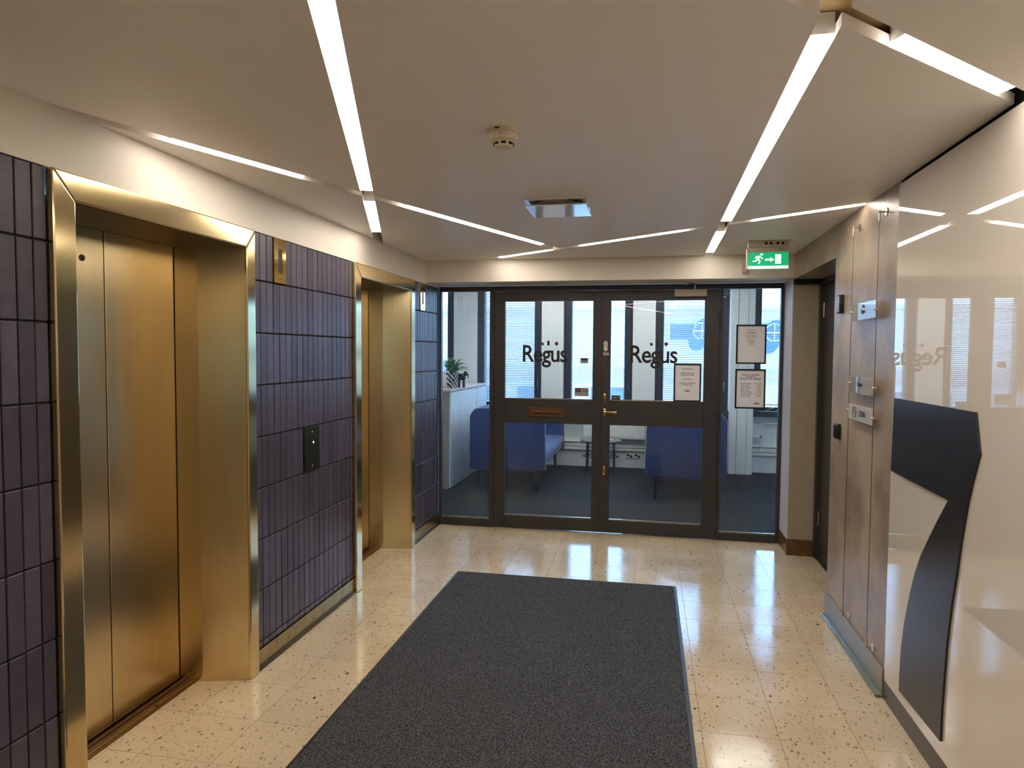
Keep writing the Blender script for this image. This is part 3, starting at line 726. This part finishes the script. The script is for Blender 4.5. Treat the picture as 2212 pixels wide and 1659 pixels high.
t = thing('air_valve', (1.352, 3.45, H), 'square white ceiling air valve with a hanging plate', 'air valve')
x0, x1, y0, y1 = 1.203, 1.502, 3.302, 3.600
b = MB()
for q in ((x0, x1, y0, y0+.02), (x0, x1, y1-.02, y1), (x0, x0+.02, y0+.02, y1-.02), (x1-.02, x1, y0+.02, y1-.02)): b.box(q[0], q[1], q[2], q[3], H-.014, H-.0005)
b.build('base_frame', M['white_metal'], t)
MB().box(x0+.021, x1-.021, y0+.021, y1-.021, H-.004, H-.0005).build('throat', M['shadow_metal'], t)
MB().lathe([(0, 0), (.10, 0), (.11, .004), (.11, .018), (.10, .018)], (1.352, 3.45, H-.025), 'z', 32).build('damper_ring', M['grey_plastic'], t, True)
MB().box(x0+.004, x1+.004, y0+.008, y1+.004, H-.040, H-.034, bev=.002).build('plate', M['white_metal'], t)
for xx in (x0+.04, x1-.04):
    for yy in (y0+.05, y1-.05): MB().tube([(xx, yy, H-.034), (xx, yy, H-.004)], .003, 8).build('hanger', M['steel'], t)

t = thing('exit_sign', (2.57, 4.80, H), 'lit green emergency exit sign with running figure and arrow', 'exit sign')
MB().box(2.443, 2.699, 4.797, 4.862, 2.232, H-.0005, bev=.002).build('housing', M['grey_plastic'], t)
for xx in (2.556, 2.587, 2.628, 2.659): MB().lathe([(0, -.0012), (.0088, -.0012), (.0095, .0)], (xx, 4.7972, 2.256), 'y', 18).build('port', M['black'], t)
MB().box(2.444, 2.698, 4.803, 4.85, 2.198, 2.2318, bev=.001).build('collar', M['grey_plastic'], t)
for k in range(4): MB().box(2.632, 2.68-.01*k, 4.8020, 4.8029, 2.210+.0045*k, 2.2115+.0045*k).build('print_line', M['ink'], t)
MB().box(2.444, 2.698, 4.806, 4.83, 2.110, 2.1978).build('green_panel', M['sign_green'], t)
MB().box(2.444, 2.698, 4.804, 4.832, 2.093, 2.1098).build('edge_bar', M['sign_white'], t)
MB().box(2.436, 2.4435, 4.80, 4.84, 2.093, 2.225).build('end_cap', M['grey_plastic'], t)
y0, y1 = 4.8046, 4.8058
man = MB(); cx, cz = 2.505, 2.155
for pl in ([(cx+.012, cz+.022), (cx-.008, cz+.020), (cx-.020, cz+.008), (cx-.014, cz+.004), (cx-.004, cz+.013), (cx-.012, cz-.008), (cx-.032, cz-.010), (cx-.032, cz-.018), (cx-.006, cz-.017), (cx+.001, cz-.006), (cx+.008, cz-.014), (cx+.004, cz-.032), (cx+.014, cz-.032), (cx+.019, cz-.010), (cx+.008, cz+.002), (cx+.014, cz+.012), (cx+.030, cz-.002), (cx+.034, cz+.004)],): man.prism(pl, 'y', y0, y1)
man.lathe([(0, -.0006), (.0085, -.0006), (.0085, .0006), (0, .0006)], (cx+.024, (y0+y1)/2, cz+.030), 'y', 16)
man.build('running_figure', M['sign_white'], t)
az = 2.150
MB().prism([(2.551, az-.006), (2.585, az-.006), (2.585, az-.016), (2.608, az), (2.585, az+.016), (2.585, az+.006), (2.551, az+.006)], 'y', y0, y1).build('arrow', M['sign_white'], t)
MB().box(2.614, 2.652, y0, y1, 2.122, 2.184).build('door_pictogram', M['sign_white'], t)
o = MB().box(2.486, 2.520, 5.42, 5.4495, 2.135, 2.215, bev=.003).build('cable_box', M['grey_plastic']); tag(o, 'small grey junction box on the fascia behind the exit sign', 'junction box')

# ------------------------------------------------------------------ lounge shell
LX0, LX1, LY, LH = -1.75, 4.3, 9.25, 2.62
o = MB().box(LX0, LX1, YG+.061, LY+.1, -.06, 0).build('floor', M['carpet']); tag(o, 'dark grey carpet of the lounge behind the glass doors', 'carpet floor', kind='structure')
o = MB().box(LX0, LX1, YG+.06, LY+.1, LH, LH+.1).build('ceiling', M['plaster']); tag(o, 'plain ceiling of the lounge behind the glass doors', 'ceiling', kind='structure')
o = MB().box(LX0-.1, LX0, YG+.06, LY+.1, 0, LH).build('wall_left', M['lounge_wall']); tag(o, 'left wall of the lounge beyond the glass', 'wall', kind='structure')
o = MB().box(LX1, LX1+.1, YG+.06, LY+.1, 0, LH).build('wall_right', M['lounge_wall']); tag(o, 'right wall of the lounge beyond the glass', 'wall', kind='structure')
b = MB().box(LX0, -.002, YG+.061, YG+.12, 0, LH); b.box(2.863, LX1, YG+.062, YG+.12, 0, LH); b.box(-.002, 2.863, YG+.06, YG+.12, 2.097, LH)
o = b.build('wall_back', M['lounge_wall']); tag(o, 'wall around the glazed screen on the lounge side', 'wall', kind='structure')
wf = MB().box(LX0, LX1, LY, LY+.12, 0, .73); wf.box(LX0, LX1, LY, LY+.12, 2.48, LH)
wf = wf.build('wall_back', M['lounge_wall']); tag(wf, 'white window parapet wall at the far side of the lounge', 'wall', kind='structure')
COLS = [(-.84, -.52), (.388, .684), (1.601, 1.894), (2.821, 3.11)]
labs = ['white pier behind the potted plant', 'white pier seen through the left door leaf', 'white pier seen through the right door leaf', 'white pier seen beside the framed notices']
for n_, ((a, b_), lb) in enumerate(zip(COLS, labs)):
    c = MB().box(a, b_, 9.05 if n_ == 3 else 9.19, LY+.1, 0 if n_ == 3 else .732, LH-.001, bev=.002, seg=1).build('wall_back', M['lounge_wall']); tag(c, lb, 'pier', kind='structure')
    if n_ == 3:
        for k in (.09, .21): MB().box(a+k, a+k+.004, 9.048, 9.0505, 0.001, LH-.001).build('joint_line', M['shadow_metal'], c)
bays = [(LX0, -.84), (-.52, .388), (.684, 1.601), (1.894, 2.821), (3.11, LX1-.0)]
wl = ['far lounge window at the extreme left', 'far lounge window behind the left door leaf', 'far lounge window at the middle, behind both leaves', 'far lounge window behind the right door leaf', 'far lounge window at the extreme right']
for i, ((a, b_), lb) in enumerate(zip(bays, wl)):
    w = thing('window_%d' % (i+3), ((a+b_)/2, LY, .73), lb, 'window', kind='structure')
    fw = .11
    MB().box(a, b_, 9.13, LY+.13, .731, .80).build('window_sill', M['win_frame'], w)
    for q in ((a, a+fw), (b_-fw, b_)): MB().box(q[0], q[1], LY+.01, LY+.09, .80, 2.48).build('window_frame', M['win_frame'], w)
    MB().box(a+fw, b_-fw, LY+.02, LY+.08, .80, .845).build('window_frame', M['win_frame'], w)
    MB().box(a+fw, b_-fw, LY+.02, LY+.08, 2.43, 2.48).build('window_frame', M['win_frame'], w)
    p = MB(); p.quad((a+fw, LY+.06, .845), (b_-fw, LY+.06, .845), (b_-fw, LY+.06, 2.43), (a+fw, LY+.06, 2.43)); p.build('window_pane', M['pane_out'], w)
    # window handle
    MB().tube([(b_-fw*.5, LY-.0, 1.05), (b_-fw*.5, LY-.012, 1.16)], .008, 8).build('window_handle', M['steel'], w)
    # venetian blind hung in front of the frame
    bl = thing('venetian_blind', ((a+b_)/2, LY, .86), 'white venetian blind with open slats in the ' + lb.replace('far lounge ', ''), 'blind', 'venetian blinds in the lounge windows')
    xa, xb = a+fw-.01, b_-fw+.01
    MB().box(xa, xb, LY-.028, LY+.004, 2.44, 2.475).build('head_rail', M['slat'], bl)
    s = MB(); z = .90; tilt = (.3, .75, .35, .6, .3)[i]
    V, Fc = [], []
    while z < 2.43:
        k = len(V)
        for yy, zz in ((LY-.024, z-tilt*.011), (LY-.012, z+.0016), (LY+.000, z+tilt*.011)): V += [(xa, yy, zz), (xb, yy, zz)]
        Fc += [(k, k+1, k+3, k+2), (k+2, k+3, k+5, k+4)]; z += .024
    me = bpy.data.meshes.new('slats'); w0 = wloc(bl); me.from_pydata([(q[0]-w0.x, q[1]-w0.y, q[2]-w0.z) for q in V], [], Fc); me.materials.append(M['slat'])
    so = bpy.data.objects.new('slats', me); COL.objects.link(so); so.parent = bl; so['kind'] = 'stuff'
    MB().box(xa, xb, LY-.026, LY+.002, .872, .886).build('bottom_rail', M['slat'], bl)
    for xx in (xa+.12, xb-.12): MB().tube([(xx, LY-.013, .886), (xx, LY-.013, 2.44)], .0012, 5).build('ladder_cord', M['slat'], bl)

# added fill panels, unseen above the sight line, to brighten the lounge
M['led'] = emis('added_fill_panel', (1.0, .97, .90, 1), 14.0)
for (x, y), lb in zip(((-.2, 7.0), (1.3, 7.0), (2.8, 7.0), (.5, 8.4), (2.0, 8.4)), ('above the cabinets', 'inside the glass doors', 'inside the right sidelight', 'above the left sofa', 'above the right sofa')):
    t = thing('ceiling_light', (x, y, LH-.02), 'added unseen fill light panel of the lounge ' + lb, 'ceiling light', 'added lounge fill panels')
    MB().box(x-.3, x+.3, y-.3, y+.3, LH-.012, LH-.0005).build('tray', M['white_metal'], t)
    MB().box(x-.28, x+.28, y-.28, y+.28, LH-.016, LH-.0122).build('diffuser', M['led'], t)
# trunking and radiators
for (a, b_), lb in zip(((-.33, 2.82), (3.11, LX1)), ('behind the sofas and the round table', 'under the rightmost window')):
    t = thing('cable_trunking', ((a+b_)/2, LY, .22), 'white cable trunking along the wall ' + lb, 'cable trunking', 'trunking lengths on the parapet wall')
    for z0, z1, y in ((.225, .258, 9.215), (.268, .322, 9.222), (.332, .345, 9.205)): MB().box(a+.001, b_-.001, y, LY-.0005, z0, z1, bev=.002, seg=1).build('trunking_rail', M['radiator'], t)
a, b_ = .97, 2.40
t = thing('radiator', ((a+b_)/2, 9.17, .39), 'white ribbed radiator low on the wall behind the round table', 'radiator')
MB().box(a, b_, 9.13, 9.19, .395, .70, bev=.006).build('body', M['radiator'], t)
k = a+.02
while k < b_-.03:
    MB().box(k, k+.022, 9.120, 9.1298, .42, .68, bev=.003, seg=1).build('rib', M['radiator'], t); k += .036
for xx in (a+.10, b_-.14): MB().box(xx, xx+.02, 9.1905, LY-.0005, .45, .60).build('bracket', M['steel'], t)
# pipe with thermostat at right
t = thing('radiator_pipe', (3.3, 9.2, .30), 'white heating pipe with thermostat head by the right sidelight', 'heating pipe')
MB().tube([(3.235, 9.19, .285), (3.235, 9.19, .60), (3.24, 9.19, .625), (3.26, 9.19, .64), (3.30, 9.19, .645), (3.6, 9.19, .645)], .009, 10).build('pipe', M['radiator'], t, True)
MB().lathe([(0, 0), (.018, 0), (.022, .01), (.022, .05), (.016, .072), (.011, .08)], (3.135, 9.18, .47), 'x', 18).build('thermostat_head', M['white_plastic'], t, True)
MB().lathe([(.011, .08), (.012, .10), (0, .10)], (3.135, 9.18, .47), 'x', 12).build('valve', M['steel'], t, True)
MB().tube([(3.235, 9.18, .455), (3.235, 9.18, .49)], .014, 10).build('valve_nut', M['steel'], t, True)
# sockets
for x, lb in ((1.585, 'left twin power socket low on the wall beside the round table'), (1.685, 'right twin power socket low on the wall beside the round table')):
    t = thing('power_socket', (x, LY, .13), lb, 'socket', 'twin sockets on the parapet wall')
    MB().box(x-.046, x+.046, LY-.012, LY-.0005, .128, .198, bev=.003).build('plate', M['radiator'], t)
    for dx, z in ((-.022, .170), (.016, .153)): MB().lathe([(0, -.0128), (.0165, -.0128), (.018, -.0119)], (x+dx, LY, z), 'y', 18).build('socket_well', M['shadow_metal'], t)

# ------------------------------------------------------------------ sofas
def rounded(pts, rads, n=5):
    out = []; N_ = len(pts)
    for i in range(N_):
        p = Vector(pts[i]); r = rads[i]
        if r <= 0: out.append(tuple(p)); continue
        a = (Vector(pts[i-1])-p).normalized(); b = (Vector(pts[(i+1) % N_])-p).normalized()
        half = a.angle(b)/2; d = r/math.tan(half); p0 = p+a*d; p1 = p+b*d
        c = p+(a+b).normalized()*(r/math.sin(half))
        v0 = p0-c; v1 = p1-c; ang = v0.angle_signed(v1)
        for k in range(n+1):
            th = -ang*k/n; out.append((c.x+v0.x*math.cos(th)-v0.y*math.sin(th), c.y+v0.x*math.sin(th)+v0.y*math.cos(th)))
    return out
def sofa(xb, xf, y0, y1, label):
    """xb: back plane, xf: front plane (facing sign follows)"""
    s = 1 if xf > xb else -1
    t = thing('sofa', ((xb+xf)/2, (y0+y1)/2, 0), label, 'sofa', 'pair of blue sofas in the lounge')
    X = lambda d: xb+s*d
    D = abs(xf-xb)
    wing = rounded([(X(0), .235), (X(D), .255), (X(D-.015), .80), (X(D-.35), .915), (X(.0), .915)], [.03, .02, .06, .12, .12])
    for a, b_ in ((y0, y0+.075), (y1-.075, y1)): MB().prism(wing, 'y', a, b_, bev=.012, seg=2).build('side_wing', M['blue'], t, True)
    back = rounded([(X(.005), .235), (X(.13), .235), (X(.17), .42), (X(.12), .905), (X(.02), .905)], [.02, .02, 0, .04, .04])
    MB().prism(back, 'y', y0+.0755, y1-.0755, bev=.008, seg=2).build('backrest', M['blue'], t, True)
    base = rounded([(X(.18), .215), (X(D-.10), .215), (X(D-.02), .30), (X(D-.02), .345), (X(.18), .345)], [.01, .03, .03, .01, .01])
    MB().prism(base, 'y', y0+.076, y1-.076, bev=.006, seg=2).build('seat_base', M['blue'], t, True)
    cush = rounded([(X(.175), .346), (X(D-.0), .346), (X(D-.0), .445), (X(.175), .455)], [.01, .03, .04, .02])
    MB().prism(cush, 'y', y0+.077, y1-.077, bev=.012, seg=2).build('seat_cushion', M['blue'], t, True)
    for dx in (.09, D-.12):
        for yy in (y0+.10, y1-.10):
            MB().tube([(X(dx), yy, .24), (X(dx+.012*(1 if dx > .3 else -1)), yy, .0005)], .026, 12, r1=.015).build('leg', M['leg'], t, True)
sofa(-.115, .735, 7.30, 9.03, 'blue high sided sofa standing left of the round table')
sofa(2.605, 1.785, 7.22, 8.99, 'blue high sided sofa standing right of the round table')

# ------------------------------------------------------------------ round table with tray
tx, ty = 1.225, 8.82
t = thing('side_table', (tx, ty, 0), 'small round grey side table on thin black legs', 'table')
MB().lathe([(0, .40), (.255, .40), (.265, .407), (.265, .418), (.258, .424), (0, .424)], (tx, ty, 0), 'z', 48).build('table_top', M['table_top'], t, True)
for k in range(4):
    a = math.pi/4+math.pi/2*k; c, s = math.cos(a), math.sin(a)
    MB().tube([(tx+.235*c, ty+.14*s, .3995), (tx+.245*c, ty+.15*s, .0005)], .010, 10).build('leg', M['leg'], t, True)
MB().tube([(tx+.23*math.cos(2*math.pi*k/32), ty+.145*math.sin(2*math.pi*k/32), .205) for k in range(33)], .006, 8, cap=False).build('ring_brace', M['leg'], t, True)
o = MB().box(tx+.02, tx+.15, ty-.09, ty+.03, .4245, .432, bev=.002).build('wooden_tray', M['yellow']); tag(o, 'small pale wooden tray lying on the round table', 'tray')

# ------------------------------------------------------------------ cabinets with plant and ornaments
cx0, cx1 = -.80, -.336
for y0, y1, lb in ((7.31, 8.488, 'low cabinet with pale front nearest the glass screen'), (8.490, 9.04, 'low cabinet with pale front beside the window')):
    t = thing('cabinet', ((cx0+cx1)/2, (y0+y1)/2, 0), lb, 'cabinet', 'row of low cabinets')
    MB().box(cx0, cx1-.022, y0, y1, .002, 1.085, bev=.001, seg=1).build('body', M['wood'], t)
    n = 1 if y1-y0 < .7 else 1
    MB().box(cx1-.021, cx1, y0+.012, y1-.008, .012, 1.080, bev=.002, seg=1).build('door', M['cab_front'], t)
t = MB().box(cx0-.005, cx1+.006, 7.30, 9.045, 1.086, 1.112, bev=.003, seg=1).build('worktop', M['wood_top']); tag(t, 'long pale wooden top across the low cabinets', 'worktop')
pc = (-.352, 7.60)
ZT = 1.1125
pc = (-.40, 7.60)
t = thing('potted_plant', (pc[0], pc[1], ZT), 'leafy green plant in a black and white woven pot', 'plant')
MB().lathe([(0, 0), (.054, 0), (.060, .006), (.072, .17), (.075, .178), (.070, .178), (.066, .16), (0, .16)], (pc[0], pc[1], ZT), 'z', 32).build('pot', M['zebra'], t, True)
MB().lathe([(0, .164), (.066, .164)], (pc[0], pc[1], ZT), 'z', 24).build('soil', M['soil'], t)
lm = bpy.data.meshes.new('leaf'); V, Fc = [], []
NS = 7
for i in range(NS+1):
    u = i/NS; w = .0135*math.sin(math.pi*min(1, .12+u*.88))**.8+.0006
    x = .20*u*(.55+.25*u); z = .20*(u*.95-.62*u*u)
    V += [(x, -w, z+.003), (x, 0, z), (x, w, z+.003)]
for i in range(NS):
    k = 3*i; Fc += [(k, k+3, k+4, k+1), (k+1, k+4, k+5, k+2)]
lm.from_pydata(V, [], Fc); lm.materials.append(M['green'])
for k in range(84):
    o = bpy.data.objects.new('leaf', lm); COL.objects.link(o); o.parent = t
    a = k*2.399+random.uniform(-.2, .2); r = random.uniform(.005, .035); el = random.uniform(-1.0, .35)
    o.location = (r*math.cos(a), r*math.sin(a), .158+random.uniform(-.004, .01)); sc = random.uniform(.75, 1.25); o.scale = (sc, sc, sc)
    o.rotation_euler = (0, el, a)
t = thing('figurine', (-.325, 7.80, ZT), 'black animal figurine beside the potted plant', 'figurine')
fx, fy = -.345, 7.80
b = MB(); b.tube([(fx-.03, fy, ZT+.0005), (fx-.028, fy, ZT+.10)], .016, 12); b.tube([(fx+.028, fy, ZT+.0005), (fx+.026, fy, ZT+.10)], .016, 12)
b.lathe([(0, -.06), (.030, -.05), (.040, -.02), (.040, .02), (.032, .045), (0, .055)], (fx, fy, ZT+.125), 'x', 20)
b.build('body', M['dark_plastic'], t, True)
MB().lathe([(0, -.03), (.02, -.024), (.028, 0), (.02, .024), (0, .03)], (fx+.05, fy, ZT+.165), 'z', 16).build('head', M['dark_plastic'], t, True)
MB().tube([(fx+.07, fy, ZT+.16), (fx+.082, fy, ZT+.135), (fx+.08, fy, ZT+.11)], .009, 8, r1=.006).build('trunk', M['dark_plastic'], t, True)
t = thing('storage_box', (-.645, 7.95, ZT), 'white box standing behind the potted plant', 'box')
MB().box(-.76, -.53, 7.87, 8.03, ZT+.0005, ZT+.16, bev=.004).build('body', M['white_plastic'], t)
MB().box(-.765, -.525, 7.865, 8.035, ZT+.161, ZT+.185, bev=.004).build('lid', M['white_plastic'], t)
t = thing('houseplant', (3.62, 9.20, .801), 'small plant with pale curling stems on the right window sill', 'plant')
MB().lathe([(0, 0), (.035, 0), (.045, .08), (.04, .08), (0, .07)], (3.57, 9.17, .801), 'z', 20).build('pot', M['white_plastic'], t, True)
for k in range(7):
    a = math.pi*(.55+.11*k); l = .10+.05*(k % 3)
    MB().tube([(3.57, 9.17, .875), (3.57+.5*l*math.cos(a)-.06, 9.16, .90-.01*k+.02), (3.57+l*math.cos(a)-.14, 9.15, .90-.022*k)], .003, 6, r1=.0015).build('stem', M['white_plastic'], t)

# ------------------------------------------------------------------ outside: street and the building across
o = MB().box(-60, 60, 10.5, 120, -22.1, -22).build('street', M['street']); tag(o, 'pale street far below the lounge windows', 'street', kind='structure')
bd = thing('office_building', (0, 24, -22), 'pale office building across the street', 'building')
MB().box(-26, 30, 22.2, 40, -22, 2.95).build('wall', M['facade'], bd)
MB().box(-26, 30, 22.1, 22.2, .64, 1.04).build('wall_band', M['facade2'], bd)
MB().box(-26, 30, 22.05, 22.2, 2.88, 3.02).build('cornice', M['facade'], bd)
for k in range(20):
    x = -24+2.4*k
    if not (2.3 < x+1.0 < 7.0): MB().box(x, x+1.5, 22.12, 22.2, -.6, .42).build('window', M['fac_glass'], bd)
MB().box(2.4, 7.2, 22.12, 22.2, 1.96, 2.46).build('window', M['fac_glass'], bd)
for k in range(6): MB().box(2.4+.8*k, 2.46+.8*k, 22.08, 22.2, 1.96, 2.46).build('mullion', M['facade'], bd)
def blob(cx, cz, s):
    pts = []
    for k in range(24):
        a = 2*math.pi*k/24; r = s*(1+.25*math.cos(2*(a-.95))); pts.append((cx+.72*r*math.cos(a), cz+.9*r*math.sin(a)))
    t = MB().prism(pts, 'y', 21.75, 21.9).build('hanging_sign', M['fac_blue'], bd)
    b = MB(); c = (cx+.10*s, cz+.25*s); rr = .52*s
    b.tube([(c[0]+rr*math.cos(2*math.pi*k/28), 21.74, c[1]+rr*math.sin(2*math.pi*k/28)) for k in range(29)], .015, 6, cap=False)
    b.tube([(c[0]-rr, 21.74, c[1]), (c[0]+rr, 21.74, c[1])], .015, 6); b.tube([(c[0], 21.74, c[1]-rr), (c[0], 21.74, c[1]+rr)], .015, 6)
    b.build('wheel_lines', M['facade'], t)
    MB().tube([(cx, 21.9, cz), (cx, 22.2, cz)], .05, 8).build('bracket', M['facade'], t)
blob(3.35, 2.10, .48)
blob(5.45, 2.05, .50)
